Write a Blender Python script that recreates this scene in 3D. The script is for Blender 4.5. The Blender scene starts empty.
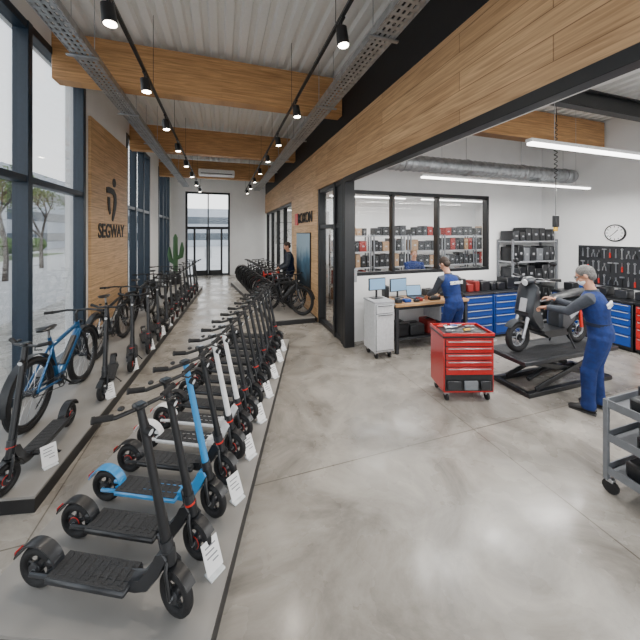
import bpy, bmesh, math, random
from mathutils import Vector, Matrix
random.seed(7)
COL=bpy.context.scene.collection
V=Vector
# ------------------------------------------------------------ materials
def nt(name):
    m=bpy.data.materials.new(name); m.use_nodes=True
    return m,m.node_tree,m.node_tree.nodes['Principled BSDF']
def mk(name,col,rough=.5,metal=0,var=.08,scale=25,bump=0,coat=0):
    m,t,b=nt(name)
    tc=t.nodes.new('ShaderNodeTexCoord'); n=t.nodes.new('ShaderNodeTexNoise'); n.inputs['Scale'].default_value=scale
    t.links.new(tc.outputs['Object'],n.inputs['Vector'])
    r=t.nodes.new('ShaderNodeValToRGB'); r.color_ramp.elements[0].position=.3; r.color_ramp.elements[1].position=.7
    r.color_ramp.elements[0].color=[c*(1-var) for c in col]+[1]; r.color_ramp.elements[1].color=[min(1,c*(1+var)) for c in col]+[1]
    t.links.new(n.outputs['Fac'],r.inputs['Fac']); t.links.new(r.outputs['Color'],b.inputs['Base Color'])
    b.inputs['Roughness'].default_value=rough; b.inputs['Metallic'].default_value=metal
    if coat: b.inputs['Coat Weight'].default_value=coat
    if bump:
        bp=t.nodes.new('ShaderNodeBump'); bp.inputs['Strength'].default_value=bump; bp.inputs['Distance'].default_value=.01
        t.links.new(n.outputs['Fac'],bp.inputs['Height']); t.links.new(bp.outputs['Normal'],b.inputs['Normal'])
    return m
def emis(name,col,s):
    m,t,b=nt(name); b.inputs['Base Color'].default_value=(*col,1); b.inputs['Emission Color'].default_value=(*col,1); b.inputs['Emission Strength'].default_value=s
    return m
def glassm(name,tint=(1,1,1),refl=.25):
    m,t,b=nt(name); t.nodes.remove(b); out=t.nodes['Material Output']
    tr=t.nodes.new('ShaderNodeBsdfTransparent'); tr.inputs[0].default_value=(*tint,1)
    gl=t.nodes.new('ShaderNodeBsdfGlossy'); gl.inputs['Roughness'].default_value=.02
    lw=t.nodes.new('ShaderNodeFresnel'); lw.inputs[0].default_value=1.35
    mul=t.nodes.new('ShaderNodeMath'); mul.operation='MULTIPLY'; mul.inputs[1].default_value=refl*2
    mx=t.nodes.new('ShaderNodeMixShader')
    t.links.new(lw.outputs[0],mul.inputs[0]); t.links.new(mul.outputs[0],mx.inputs[0]); t.links.new(tr.outputs[0],mx.inputs[1]); t.links.new(gl.outputs[0],mx.inputs[2]); t.links.new(mx.outputs[0],out.inputs[0])
    return m
def wood(name,ua,va,c1,c2,plen,pw,mort=.004,rough=.5):
    m,t,b=nt(name); N=t.nodes; L=t.links
    g=N.new('ShaderNodeNewGeometry'); s=N.new('ShaderNodeSeparateXYZ'); L.new(g.outputs['Position'],s.inputs[0])
    cb=N.new('ShaderNodeCombineXYZ'); L.new(s.outputs[ua],cb.inputs[0]); L.new(s.outputs[va],cb.inputs[1])
    br=N.new('ShaderNodeTexBrick'); L.new(cb.outputs[0],br.inputs['Vector']); br.inputs['Scale'].default_value=1
    br.inputs['Brick Width'].default_value=plen; br.inputs['Row Height'].default_value=pw; br.inputs['Mortar Size'].default_value=mort; br.offset=.37
    br.inputs['Color1'].default_value=(*c1,1); br.inputs['Color2'].default_value=(*c2,1); br.inputs['Mortar'].default_value=(c1[0]*.45,c1[1]*.4,c1[2]*.35,1)
    mp=N.new('ShaderNodeMapping'); mp.inputs['Scale'].default_value=(1.2,22,1); L.new(cb.outputs[0],mp.inputs[0])
    no=N.new('ShaderNodeTexNoise'); no.inputs['Scale'].default_value=1.6; no.inputs['Detail'].default_value=6; no.inputs['Distortion'].default_value=.8; L.new(mp.outputs[0],no.inputs['Vector'])
    r=N.new('ShaderNodeValToRGB'); r.color_ramp.elements[0].position=.3; r.color_ramp.elements[1].position=.7; r.color_ramp.elements[0].color=(.62,.57,.50,1); r.color_ramp.elements[1].color=(1.12,1.10,1.06,1)
    L.new(no.outputs['Fac'],r.inputs[0])
    mx=N.new('ShaderNodeMixRGB'); mx.blend_type='MULTIPLY'; mx.inputs[0].default_value=1; L.new(br.outputs['Color'],mx.inputs[1]); L.new(r.outputs[0],mx.inputs[2])
    L.new(mx.outputs[0],b.inputs['Base Color']); b.inputs['Roughness'].default_value=rough
    return m
def floor_mat():
    m,t,b=nt('polished_concrete'); N=t.nodes; L=t.links
    g=N.new('ShaderNodeNewGeometry')
    n1=N.new('ShaderNodeTexNoise'); n1.inputs['Scale'].default_value=1.25; n1.inputs['Detail'].default_value=10; n1.inputs['Roughness'].default_value=.70; n1.inputs['Distortion'].default_value=1.0; L.new(g.outputs['Position'],n1.inputs['Vector'])
    r=N.new('ShaderNodeValToRGB'); e=r.color_ramp.elements; e[0].position=.34; e[0].color=(.165,.150,.130,1); e[1].position=.66; e[1].color=(.40,.372,.330,1)
    L.new(n1.outputs['Fac'],r.inputs[0])
    mp=N.new('ShaderNodeMapping'); mp.inputs['Location'].default_value=(-2.68+8,-2.66+8,0); L.new(g.outputs['Position'],mp.inputs[0])
    br=N.new('ShaderNodeTexBrick'); br.offset=0; br.inputs['Scale'].default_value=1; br.inputs['Brick Width'].default_value=4; br.inputs['Row Height'].default_value=4; br.inputs['Mortar Size'].default_value=.006
    br.inputs['Color1'].default_value=(1,1,1,1); br.inputs['Color2'].default_value=(1,1,1,1); br.inputs['Mortar'].default_value=(.45,.43,.4,1); L.new(mp.outputs[0],br.inputs['Vector'])
    mx=N.new('ShaderNodeMixRGB'); mx.blend_type='MULTIPLY'; mx.inputs[0].default_value=1; L.new(r.outputs[0],mx.inputs[1]); L.new(br.outputs['Color'],mx.inputs[2]); L.new(mx.outputs[0],b.inputs['Base Color'])
    n2=N.new('ShaderNodeTexNoise'); n2.inputs['Scale'].default_value=2.2; n2.inputs['Detail'].default_value=6; L.new(g.outputs['Position'],n2.inputs['Vector'])
    mr=N.new('ShaderNodeMapRange'); mr.inputs['From Min'].default_value=.35; mr.inputs['From Max'].default_value=.65; mr.inputs['To Min'].default_value=.17; mr.inputs['To Max'].default_value=.38; L.new(n2.outputs['Fac'],mr.inputs['Value']); L.new(mr.outputs[0],b.inputs['Roughness'])
    b.inputs['Specular IOR Level'].default_value=.5
    return m
FLOOR=floor_mat()
WALL=mk('white_plaster',(.86,.86,.855),.8,var=.02,scale=3)
DARKWALL=mk('black_wall_paint',(.010,.010,.012),.6)
NAVY=mk('navy_window_frame',(.012,.026,.045),.4)
BLKFR=mk('black_frame_metal',(.010,.011,.013),.4)
OAK=wood('oak_planks','Y','Z',(.64,.42,.235),(.51,.315,.165),2.4,.19)
OAKL=wood('light_oak_planks','Y','Z',(.70,.47,.27),(.62,.40,.21),1.6,.3)
GLULAM=wood('glulam_beam_wood','X','Z',(.64,.37,.17),(.55,.30,.13),6,.045,.001)
BENCHW=wood('workbench_beech','X','Y',(.55,.33,.16),(.47,.27,.12),1.2,.06,.001)
DECK=mk('white_steel_deck',(.88,.88,.86),.55,0,var=.02)
GALV=mk('galvanised_steel',(.42,.44,.46),.38,.75,var=.2,scale=12)
STEEL=mk('brushed_steel',(.5,.51,.53),.3,.9)
GLASS=glassm('window_glass',(.98,.99,.995),.25)
PLINTH=mk('grey_plinth_laminate',(.27,.258,.24),.5,var=.10,scale=3)
PLEDGE=mk('black_plinth_edge',(.014,.014,.015),.5)
BLACK=mk('matte_black_metal',(.012,.013,.015),.35)
GREYD=mk('dark_grey_metal',(.030,.032,.036),.33,.2)
RUB=mk('tyre_rubber',(.008,.008,.009),.7,bump=.3,scale=80)
MAT=mk('deck_grip_rubber',(.026,.027,.029),.7,bump=.6,scale=120)
GREY=mk('mid_grey_plastic',(.16,.17,.185),.5)
LGREY=mk('light_grey_paint',(.36,.37,.39),.45)
KIOSK=mk('kiosk_light_grey',(.56,.57,.58),.45)
WHITE=mk('white_paint',(.80,.80,.80),.35,coat=.3)
RED=mk('glossy_red_paint',(.42,.005,.005),.3,coat=.5,var=.03)
REDA=mk('red_accent',(.60,.02,.010),.4)
REDD=mk('dull_red_box',(.22,.015,.012),.6)
BLUE=mk('workshop_blue_paint',(.003,.045,.25),.4,var=.03)
SBLUE=mk('sky_blue_paint',(.03,.27,.60),.3,coat=.5,var=.03)
TEAL=mk('metallic_blue_bike_paint',(.006,.085,.22),.28,.3,coat=.6)
CLOTH=mk('royal_blue_workwear',(.003,.020,.115),.9,var=.25,scale=18,bump=.6)
CLOTHD=mk('dark_navy_workwear',(.004,.009,.030),.9,var=.15,scale=18,bump=.4)
SHIRT=mk('grey_shirt_fabric',(.045,.052,.066),.9,var=.2,scale=18,bump=.6)
SKIN=mk('skin',(.50,.25,.16),.5,var=.05)
HAIRG=mk('grey_hair',(.13,.125,.12),.8,var=.3,bump=.8,scale=90)
HAIRD=mk('dark_brown_hair',(.03,.018,.012),.7,bump=.8,scale=90)
HAIRB=mk('light_brown_hair',(.20,.11,.05),.7,bump=.8,scale=90)
SHOE=mk('black_leather_shoe',(.012,.012,.012),.5)
CARD=mk('white_card',(.85,.85,.85),.5,var=.01)
INK=mk('dark_ink',(.012,.012,.012),.6)
LED=emis('led_tube_glow',(1,.98,.95),8)
LAMPG=emis('spot_lamp_glow',(1,.9,.75),30)
SCREEN=emis('monitor_screen_glow',(.18,.32,.48),.4)
YEL=mk('yellow_plastic',(.6,.36,.03),.5)
CARDB=mk('cardboard',(.30,.19,.11),.8)
TAIL=mk('red_lens',(.45,.01,.01),.2)
LENS=mk('clear_lens',(.75,.78,.8),.1)
GRASS=mk('lawn_green',(.12,.17,.06),.9,var=.3,scale=2)
SHRUB=mk('shrub_leaves',(.07,.12,.03),.9,var=.5,scale=6,bump=1)
FOL=mk('spring_foliage',(.12,.17,.055),.9,var=.4,scale=5)
PAVE=mk('outdoor_paving',(.42,.41,.40),.8,var=.08,scale=1)
BARK=mk('tree_bark',(.07,.055,.045),.9)
LEAF=mk('cactus_green',(.04,.11,.04),.6)
CONC=mk('pale_facade',(.42,.45,.49),.8)
GLD=mk('dark_facade_glass',(.07,.09,.11),.15)
MOP=mk('moped_grey_paint',(.024,.028,.034),.3,.2,coat=.35)
SOLE=mk('shoe_sole',(.05,.05,.05),.8)
LIP=mk('lip_skin',(.45,.17,.14),.5)
# ------------------------------------------------------------ mesh builder
class MB:
    def __init__(s): s.v=[];s.f=[];s.m=[];s.mats=[];s.M=Matrix()
    def mi(s,m):
        if m not in s.mats: s.mats.append(m)
        return s.mats.index(m)
    def add(s,vs,fs,m):
        o=len(s.v); i=s.mi(m)
        s.v+=[tuple(s.M@V(v)) for v in vs]
        for f in fs: s.f.append([o+k for k in f]); s.m.append(i)
        return s
    def box(s,c,d,m,b=.004,R=None):
        h=[x/2 for x in d]; b=min(b,min(h)*.6); vs=[];ids={}
        for sx in(-1,1):
            for sy in(-1,1):
                for sz in(-1,1):
                    sg=(sx,sy,sz)
                    for a in range(3):
                        p=[sg[k]*(h[k] if k==a else h[k]-b) for k in range(3)]
                        ids[(sg,a)]=len(vs); q=V(p)
                        if R is not None: q=R@q
                        vs.append(q+V(c))
        fs=[]
        for a in range(3):
            o=[k for k in range(3) if k!=a]
            for sg in(-1,1):
                q=[]
                for (p,r) in((-1,-1),(1,-1),(1,1),(-1,1)):
                    t=[0,0,0];t[a]=sg;t[o[0]]=p;t[o[1]]=r;q.append(ids[(tuple(t),a)])
                fs.append(q)
            for p in(-1,1):
                for r in(-1,1):
                    t=[0,0,0];t[o[0]]=p;t[o[1]]=r;t[a]=-1;A=tuple(t);t[a]=1;B=tuple(t)
                    fs.append([ids[(A,o[0])],ids[(B,o[0])],ids[(B,o[1])],ids[(A,o[1])]])
        for sx in(-1,1):
            for sy in(-1,1):
                for sz in(-1,1): fs.append([ids[((sx,sy,sz),a)] for a in range(3)])
        return s.add(vs,fs,m)
    def tube(s,pts,r,m,n=10,side=None,closed=False):
        pts=[V(p) for p in pts]; L=len(pts); vs=[];fs=[]
        rr=r if isinstance(r,(list,tuple)) else [r]*L
        prev=None
        for i,p in enumerate(pts):
            t=(pts[min(i+1,L-1)]-pts[max(i-1,0)])
            t=t.normalized() if t.length>1e-9 else V((0,0,1))
            if side is not None: a=V(side)
            elif prev is not None: a=prev
            else: a=V((0,1,0)) if abs(t.y)<.9 else V((1,0,0))
            a=(a-t*a.dot(t)).normalized(); prev=a; c=t.cross(a)
            ra,rb=(rr[i] if isinstance(rr[i],(list,tuple)) else (rr[i],rr[i]))
            for k in range(n):
                w=2*math.pi*k/n; vs.append(p+a*ra*math.cos(w)+c*rb*math.sin(w))
        for i in range(L-1):
            for k in range(n):
                k2=(k+1)%n; fs.append([i*n+k,i*n+k2,(i+1)*n+k2,(i+1)*n+k])
        fs.append(list(range(n))); fs.append([(L-1)*n+k for k in range(n)])
        return s.add(vs,fs,m)
    def cyl(s,a,b,r,m,r2=None,n=14): return s.tube([a,b],[r,r if r2 is None else r2],m,n)
    def torus(s,c,ax,R,r,m,N=28,n=8,a0=0,a1=2*math.pi):
        ax=V(ax).normalized(); u=ax.orthogonal().normalized() if abs(ax.y)<.9 else V((1,0,0)); w=ax.cross(u); vs=[];fs=[]
        for i in range(N):
            t=2*math.pi*i/N; d=u*math.cos(t)+w*math.sin(t)
            for k in range(n):
                q=2*math.pi*k/n; vs.append(V(c)+d*(R+r*math.cos(q))+ax*r*math.sin(q))
        for i in range(N):
            for k in range(n):
                i2=(i+1)%N;k2=(k+1)%n; fs.append([i*n+k,i2*n+k,i2*n+k2,i*n+k2])
        return s.add(vs,fs,m)
    def ell(s,c,r,m,R=None,n=14,k=10,jit=0):
        vs=[];fs=[]
        if not isinstance(r,(tuple,list)): r=(r,r,r)
        for i in range(1,k):
            ph=math.pi*i/k
            for j in range(n):
                th=2*math.pi*j/n; q=1+random.uniform(-jit,jit); vs.append(V((r[0]*math.sin(ph)*math.cos(th),r[1]*math.sin(ph)*math.sin(th),r[2]*math.cos(ph)))*q)
        vs.append(V((0,0,r[2])));vs.append(V((0,0,-r[2]))); T=len(vs)-2;B=T+1
        for i in range(k-2):
            for j in range(n):
                j2=(j+1)%n; fs.append([i*n+j,i*n+j2,(i+1)*n+j2,(i+1)*n+j])
        for j in range(n):
            j2=(j+1)%n; fs.append([T,j,j2]); fs.append([B,(k-2)*n+j,(k-2)*n+j2])
        if R is not None: vs=[R@v for v in vs]
        return s.add([v+V(c) for v in vs],fs,m)
    def prism(s,poly,y0,y1,m,ins=0):
        n=len(poly)
        if ins:
            cx=sum(p[0] for p in poly)/n; cz=sum(p[1] for p in poly)/n
            def sh(p):
                d=V((p[0]-cx,0,p[1]-cz)); l=d.length; k=max(0,(l-ins)/l); return (cx+d.x*k,cz+d.z*k)
            inn=[sh(p) for p in poly]
            rings=[(inn,y0),(poly,y0+ins),(poly,y1-ins),(inn,y1)]
        else: rings=[(poly,y0),(poly,y1)]
        vs=[(p[0],y,p[1]) for (pl,y) in rings for p in pl]; fs=[]
        for i in range(len(rings)-1):
            for k in range(n):
                k2=(k+1)%n; fs.append([i*n+k,i*n+k2,(i+1)*n+k2,(i+1)*n+k])
        fs.append(list(range(n))); fs.append([(len(rings)-1)*n+k for k in range(n)])
        return s.add(vs,fs,m)
    def arc(s,c,R,a0,a1,w,th,m,n=12):
        poly=[(c[0]+R*math.cos(a0+(a1-a0)*i/n),c[2]+R*math.sin(a0+(a1-a0)*i/n)) for i in range(n+1)]
        poly2=[(c[0]+(R-th)*math.cos(a0+(a1-a0)*i/n),c[2]+(R-th)*math.sin(a0+(a1-a0)*i/n)) for i in range(n+1)]
        vs=[];fs=[]
        for i in range(n+1):
            for (p,y) in((poly[i],c[1]-w/2),(poly[i],c[1]+w/2),(poly2[i],c[1]+w/2),(poly2[i],c[1]-w/2)): vs.append((p[0],y,p[1]))
        for i in range(n):
            for k in range(4):
                k2=(k+1)%4; fs.append([i*4+k,i*4+k2,i*4+4+k2,i*4+4+k])
        fs.append([0,1,2,3]); fs.append([n*4+k for k in range(4)])
        return s.add(vs,fs,m)
    def mesh(s,name,smooth=True):
        me=bpy.data.meshes.new(name); me.from_pydata(s.v,[],s.f)
        for m in s.mats: me.materials.append(m)
        me.polygons.foreach_set('material_index',s.m)
        bm=bmesh.new(); bm.from_mesh(me); bmesh.ops.recalc_face_normals(bm,faces=bm.faces); bm.to_mesh(me); bm.free()
        if smooth:
            me.polygons.foreach_set('use_smooth',[True]*len(me.polygons)); me.set_sharp_from_angle(angle=math.radians(38))
        me.update(); return me
    def part(s,parent,name,label=None,smooth=True):
        o=bpy.data.objects.new(name,s.mesh(name,smooth)); COL.objects.link(o)
        if parent is not None: o.parent=parent
        if label: o['label']=label
        return o
    def solo(s,name,label,cat,group=None,kind=None,smooth=True):
        o=s.part(None,name,label,smooth); o['category']=cat
        if group: o['group']=group
        if kind: o['kind']=kind
        return o
def thing(name,label,cat,loc=(0,0,0),rz=0,group=None):
    e=bpy.data.objects.new(name,None); e.empty_display_size=.1; COL.objects.link(e)
    e.location=loc; e.rotation_euler=(0,0,rz); e['label']=label; e['category']=cat
    if group: e['group']=group
    return e
def dup(src,loc,rz=None,parent=None,label=None):
    o=src.copy(); COL.objects.link(o)
    if parent is None:
        o.location=loc
        if rz is not None: o.rotation_euler=(0,0,rz)
        if label: o['label']=label
    else: o.parent=parent
    for c in list(src.children): dup(c,None,None,o)
    return o
def text(parent,s,loc,size,rot,m,name='lettering',ext=.004,bold=False,align='CENTER'):
    cu=bpy.data.curves.new('t','FONT'); cu.body=s; cu.size=size; cu.extrude=ext; cu.align_x=align; cu.align_y='CENTER'; cu.offset=(.02 if bold else 0)*size
    o=bpy.data.objects.new('t',cu); COL.objects.link(o); bpy.context.view_layer.update()
    me=bpy.data.meshes.new_from_object(o); bpy.data.objects.remove(o)
    me.materials.clear(); me.materials.append(m)
    n=bpy.data.objects.new(name,me); COL.objects.link(n); n.parent=parent; n.location=loc; n.rotation_euler=rot
    return n
A=math.radians(18.1); CA,SA=math.cos(A),math.sin(A)
def F(l,d,z=0): return V((l*CA+d*SA,-l*SA+d*CA,z))   # frame of the angled display row
# ------------------------------------------------------------ shell
XL=-2.4; XR=2.24; YE=16.5; ZC=5.3
def st(mb,name,label,cat): return mb.solo(name,label,cat,kind='structure',smooth=False)
st(MB().box((2.5,7,-.1),(15,21,.2),FLOOR,0),'floor','polished grey concrete floor with saw-cut joints','floor')
mb=MB()
for (y0,y1,z0,z1) in((-3.5,.6,0,ZC),(.6,6.6,4.95,ZC),(.6,6.6,0,.1),(6.6,9.1,0,ZC),(9.1,11.8,4.85,ZC),(9.1,11.8,0,.1),(11.8,13.3,0,ZC),(13.3,15.9,4.85,ZC),(13.3,15.9,0,.1),(15.9,YE,0,ZC)):
    mb.box((XL-.15,(y0+y1)/2,(z0+z1)/2),(.3,y1-y0,z1-z0),WALL,0)
st(mb,'wall_left','white plastered outer wall with tall window openings','wall')
def window(name,y0,y1,z0,z1,muls,trans):
    fr=MB(); x=XL-.06; w=.11
    for y in(y0+w/2,y1-w/2): fr.box((x,y,(z0+z1)/2),(.16,w,z1-z0),NAVY,.005)
    for z in(z0+w/2,z1-w/2): fr.box((x,(y0+y1)/2,z),(.15,y1-y0,w),NAVY,.005)
    for y in muls: fr.box((x,y,(z0+z1)/2),(.17,.1,z1-z0),NAVY,.005)
    for z in trans: fr.box((x,(y0+y1)/2,z),(.14,y1-y0,.09),NAVY,.005)
    o=st(fr,name,'tall window with dark navy metal frame and transom','window')
    MB().box((x-.02,(y0+y1)/2,(z0+z1)/2),(.012,y1-y0-.05,z1-z0-.05),GLASS,0).part(o,'glass')
window('window_1',.6,6.6,.1,4.95,[2.1,3.5,4.9],[2.9]); window('window_2',9.1,11.8,.1,4.85,[10.0,10.9],[2.9]); window('window_3',13.3,15.9,.1,4.85,[14.2,15.0],[2.9])
# end wall with doors
mb=MB(); dx0,dx1=-1.75,.4
for (x0,x1,z0,z1) in((XL-.3,dx0,0,ZC),(dx1,6.6,0,ZC),(dx0,dx1,4.3,ZC)): mb.box(((x0+x1)/2,YE+.1,(z0+z1)/2),(x1-x0,.2,z1-z0),WALL,0)
st(mb,'wall_back','white end wall around the glazed entrance','wall')
fr=MB(); dm=(dx0+dx1)/2
for x in(dx0+.05,dx1-.05): fr.box((x,YE+.06,2.15),(.1,.14,4.3),BLKFR)
for z,h in((.05,.08),(2.46,.14),(4.25,.1)): fr.box((dm,YE+.06,z),(dx1-dx0,.12,h),BLKFR)
fr.box((dm,YE+.06,3.35),(.06,.12,1.8),BLKFR)
for x in(dx0+.42,dx1-.42): fr.box((x,YE+.06,1.2),(.1,.12,2.4),BLKFR)
for x in(dm-.05,dm+.05): fr.box((x,YE+.05,1.2),(.09,.1,2.4),BLKFR)
for x in((dx0+.42+dm)/2,(dx1-.42+dm)/2): fr.box((x,YE+.05,.18),(.6,.1,.2),BLKFR)
o=st(fr,'door_1','double glazed entrance door with black frame and tall transom','door')
MB().box((dm,YE+.08,2.15),(dx1-dx0-.05,.012,4.25),GLASS,0).part(o,'glass')
for x in(-.14,.14): MB().cyl((dm+x,YE-.03,.9),(dm+x,YE-.03,1.4),.014,STEEL).part(o,'handle')
# partition wall
ZH=3.27; Y0=5.3
st(MB().box((XR+.1,6.5,(ZH+4.25)/2),(.2,20,4.25-ZH),OAK,0).box((XR+.1,8.5,ZH/2),(.2,2.9,ZH),OAKL,0),'wall_right','oak plank clad partition wall and long header','wall')
st(MB().box((XR+.17,6.5,4.775),(.3,20,1.04),DARKWALL,0),'trim_1','black upper wall band above the oak header','trim')
st(MB().box((XR+.04,.9,ZH-.05),(.12,8.8,.1),BLKFR,.004).box((XR+.09,Y0+.05,ZH/2),(.2,.11,ZH),BLKFR,.004),'trim_2','black steel lining along the workshop opening','trim')
st(MB().box((XR+.16,.9,ZH-.03),(.11,8.8,.06),WALL,0),'trim_3','white soffit under the oak header','trim')
fr=MB()
for y in(5.5,5.95,7.0): fr.box((XR+.1,y,ZH/2),(.18,.09,ZH-.01),BLKFR)
for z in(ZH-.05,2.35,.06): fr.box((XR+.1,6.25,z),(.14,1.4,.09),BLKFR)
fr.box((XR+.1,5.7,ZH/2),(.1,.4,ZH-.02),BLKFR)
o=st(fr,'door_2','black framed glass door beside the workshop opening','door')
MB().box((XR+.1,6.5,ZH/2),(.012,1.0,ZH-.1),GLASS,0).part(o,'glass')
MB().cyl((XR-.05,6.1,.9),(XR-.05,6.1,1.5),.015,STEEL).part(o,'handle')
fr=MB()
for y in(10.0,11.5,13.0,14.5,16.1): fr.box((XR+.1,y,ZH/2),(.14,.08,ZH-.01),BLKFR)
for z in(ZH-.05,.05): fr.box((XR+.1,13.05,z),(.13,6.1,.085),BLKFR)
o=st(fr,'window_4','black framed glazed partition towards the side room','window')
MB().box((XR+.1,13.05,ZH/2),(.012,6.05,ZH-.1),GLASS,0).part(o,'glass')
# ceilings
def deck(x0,x1,y0,y1,z,name,label,m):
    mb=MB(); x=x0; pr=[]
    while x<x1:
        pr+=[(x,z),(x+.10,z),(x+.13,z+.07),(x+.20,z+.07),(x+.23,z)]; x+=.23
    pr+=[(x,z),(x,z+.15),(x0,z+.15)]
    mb.prism(pr,y0,y1,m); return st(mb,name,label,'ceiling')
deck(XL-.3,XR+.4,-3.5,YE+.2,ZC,'ceiling','white profiled steel roof deck',DECK)
deck(XR+.35,8.1,-3.5,5.7,4.6,'ceiling_workshop','white profiled steel deck above the workshop',DECK)
for i,y in enumerate((1.6,5.57,9.5,13.5)):
    MB().box(((XL+XR)/2,y,4.85),(XR-XL,.24,.72),GLULAM,.01).solo('ceiling_beam','large glulam timber beam spanning under the steel deck','beam','glulam roof beams',smooth=False)
# workshop walls
WY=5.55; WX=7.8
mb=MB()
wx0,wx1,wz0,wz1=2.5,6.05,1.33,3.07
for (x0,x1,z0,z1) in((XR+.2,wx0,0,4.6),(wx1,WX+.2,0,4.6),(wx0,wx1,0,wz0),(wx0,wx1,wz1,4.6)): mb.box(((x0+x1)/2,WY+.1,(z0+z1)/2),(x1-x0,.2,z1-z0),WALL,0)
st(mb,'wall_workshop_back','white workshop wall with a wide interior window','wall')
st(MB().box((WX+.1,1.02,2.3),(.2,9.05,4.6),WALL,0),'wall_workshop_right','white workshop side wall','wall')
st(MB().box((XR+.28,2,3.95),(.1,7,1.35),WALL,0),'wall_workshop_left','white upper wall above the workshop opening','wall')
fr=MB(); cx=(wx0+wx1)/2; cz=(wz0+wz1)/2
for x in(wx0+.03,wx0+.95,wx0+2.1,wx1-.03): fr.box((x,WY+.06,cz),(.06,.14,wz1-wz0),BLKFR)
for z in(wz0+.03,wz1-.03): fr.box((cx,WY+.06,z),(wx1-wx0,.13,.07),BLKFR)
o=st(fr,'window_5','interior window with slim black frame','window')
MB().box((cx,WY+.08,cz),(wx1-wx0-.04,.012,wz1-wz0-.04),GLASS,0).part(o,'glass')
# back room + side room
st(MB().box((6.2,9.85,1.9),(7.5,.12,3.8),WALL,0),'wall_storeroom_back','white storeroom wall','wall')
st(MB().box((10.0,7.7,1.9),(.1,4.3,3.8),WALL,0),'wall_storeroom_right','white storeroom side wall','wall')
st(MB().box((6.2,7.7,3.85),(7.5,4.1,.1),WALL,0),'ceiling_storeroom','flat white storeroom ceiling','ceiling')
st(MB().box((6.5,13.2,1.9),(.15,6.5,3.8),WALL,0),'wall_sideroom_right','white side room wall','wall')
st(MB().box((4.5,13.2,3.85),(3.9,6.5,.1),WALL,0),'ceiling_sideroom','flat white side room ceiling','ceiling')
for y in(4.3,):
    MB().box((5.2,y,4.28),(5.1,.22,.55),GLULAM,.01).solo('ceiling_beam','glulam timber beam below the workshop ceiling','beam','workshop roof beams',smooth=False)
for y in(3.3,1.9):
    mb=MB().box((5.2,y,4.5),(5.0,.14,.02),BLACK,.002).box((5.2,y,4.36),(5.0,.02,.28),BLACK,.002).box((5.2,y,4.22),(5.0,.14,.02),BLACK,.002)
    mb.solo('steel_beam','dark steel section beam under the workshop ceiling','beam','workshop steel beams',smooth=False)
st(MB().box((XR-.01,8.5,.05),(.02,2.9,.1),BLKFR,.002),'baseboard_right','slim black baseboard along the oak wall','baseboard')
# ------------------------------------------------------------ branded oak panel
p=thing('wall_panel','tall oak panel with a black balancing-figure emblem and lettering','sign',(XL+.03,7.87,2.36))
MB().box((0,0,0),(.05,2.3,4.1),OAKL,.006).part(p,'panel')
rot=(math.pi/2,0,math.pi/2)
text(p,'SEGWAY',(.03,0,-.13),.41,rot,INK,bold=True,ext=.006)
e=MB()
def stroke(pts,ws):
    n=len(pts); Lf=[];Rt=[]
    for i in range(n):
        a=V(pts[max(0,i-1)]);b=V(pts[min(n-1,i+1)]); t=(b-a).normalized(); nn=V((-t.y,t.x)); c=V(pts[i])
        Lf.append(c+nn*ws[i]); Rt.append(c-nn*ws[i])
    for i in range(n-1):
        q=[Lf[i],Lf[i+1],Rt[i+1],Rt[i]]; vs=[(.026,v.x,v.y) for v in q]+[(.04,v.x,v.y) for v in q]
        e.add(vs,[[0,1,2,3],[4,5,6,7]]+[[k,(k+1)%4,4+(k+1)%4,4+k] for k in range(4)],INK)
e.cyl((.026,.10,.98),(.04,.10,.98),.10,INK,n=28)
stroke([(-.38,.76),(-.25,.78),(-.08,.78),(.06,.76),(.15,.68),(.17,.56),(.13,.42),(.06,.27),(-.02,.12)],[.06,.065,.065,.07,.085,.09,.085,.07,.04])
stroke([(-.24,.62),(-.24,.50),(-.22,.38),(-.16,.26)],[.065,.065,.06,.04])
e.part(p,'emblem','black stylised rider emblem')
p=thing('wall_sign','brand lettering with a red square mark on the oak wall','sign',(XR-.02,8.42,2.62))
MB().box((0,.72,0),(.03,.34,.36),REDA,.004).part(p,'red_mark')
text(p,'ROXON',(-.0,-.20,0),.42,(math.pi/2,0,-math.pi/2),INK,bold=False,ext=.010)
# poster
m,t,b=nt('landscape_print'); g=t.nodes.new('ShaderNodeTexCoord'); sp=t.nodes.new('ShaderNodeSeparateXYZ'); no=t.nodes.new('ShaderNodeTexNoise'); no.inputs['Scale'].default_value=3
ad=t.nodes.new('ShaderNodeMath'); ad.operation='MULTIPLY_ADD'; ad.inputs[1].default_value=.6; r=t.nodes.new('ShaderNodeValToRGB')
t.links.new(g.outputs['Generated'],sp.inputs[0]); t.links.new(g.outputs['Generated'],no.inputs[0]); t.links.new(no.outputs[0],ad.inputs[0]); t.links.new(sp.outputs['Z'],ad.inputs[2]); t.links.new(ad.outputs[0],r.inputs[0])
r.color_ramp.elements[0].color=(.03,.04,.05,1); r.color_ramp.elements[0].position=.45; r.color_ramp.elements[1].color=(.32,.44,.54,1); r.color_ramp.elements[1].position=1.0
q=r.color_ramp.elements.new(.75); q.color=(.08,.16,.24,1)
t.links.new(r.outputs[0],b.inputs['Base Color']); b.inputs['Roughness'].default_value=.8; b.inputs['Specular IOR Level'].default_value=.1; PRINT=m
p=thing('wall_poster','large blue-grey landscape poster in thin dark frame on the oak wall','poster',(XR-.02,8.35,1.46))
MB().box((0,0,0),(.03,1.5,1.5),BLKFR,.004).part(p,'frame'); MB().box((-.018,0,0),(.006,1.45,1.45),PRINT,0).part(p,'print')
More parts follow.
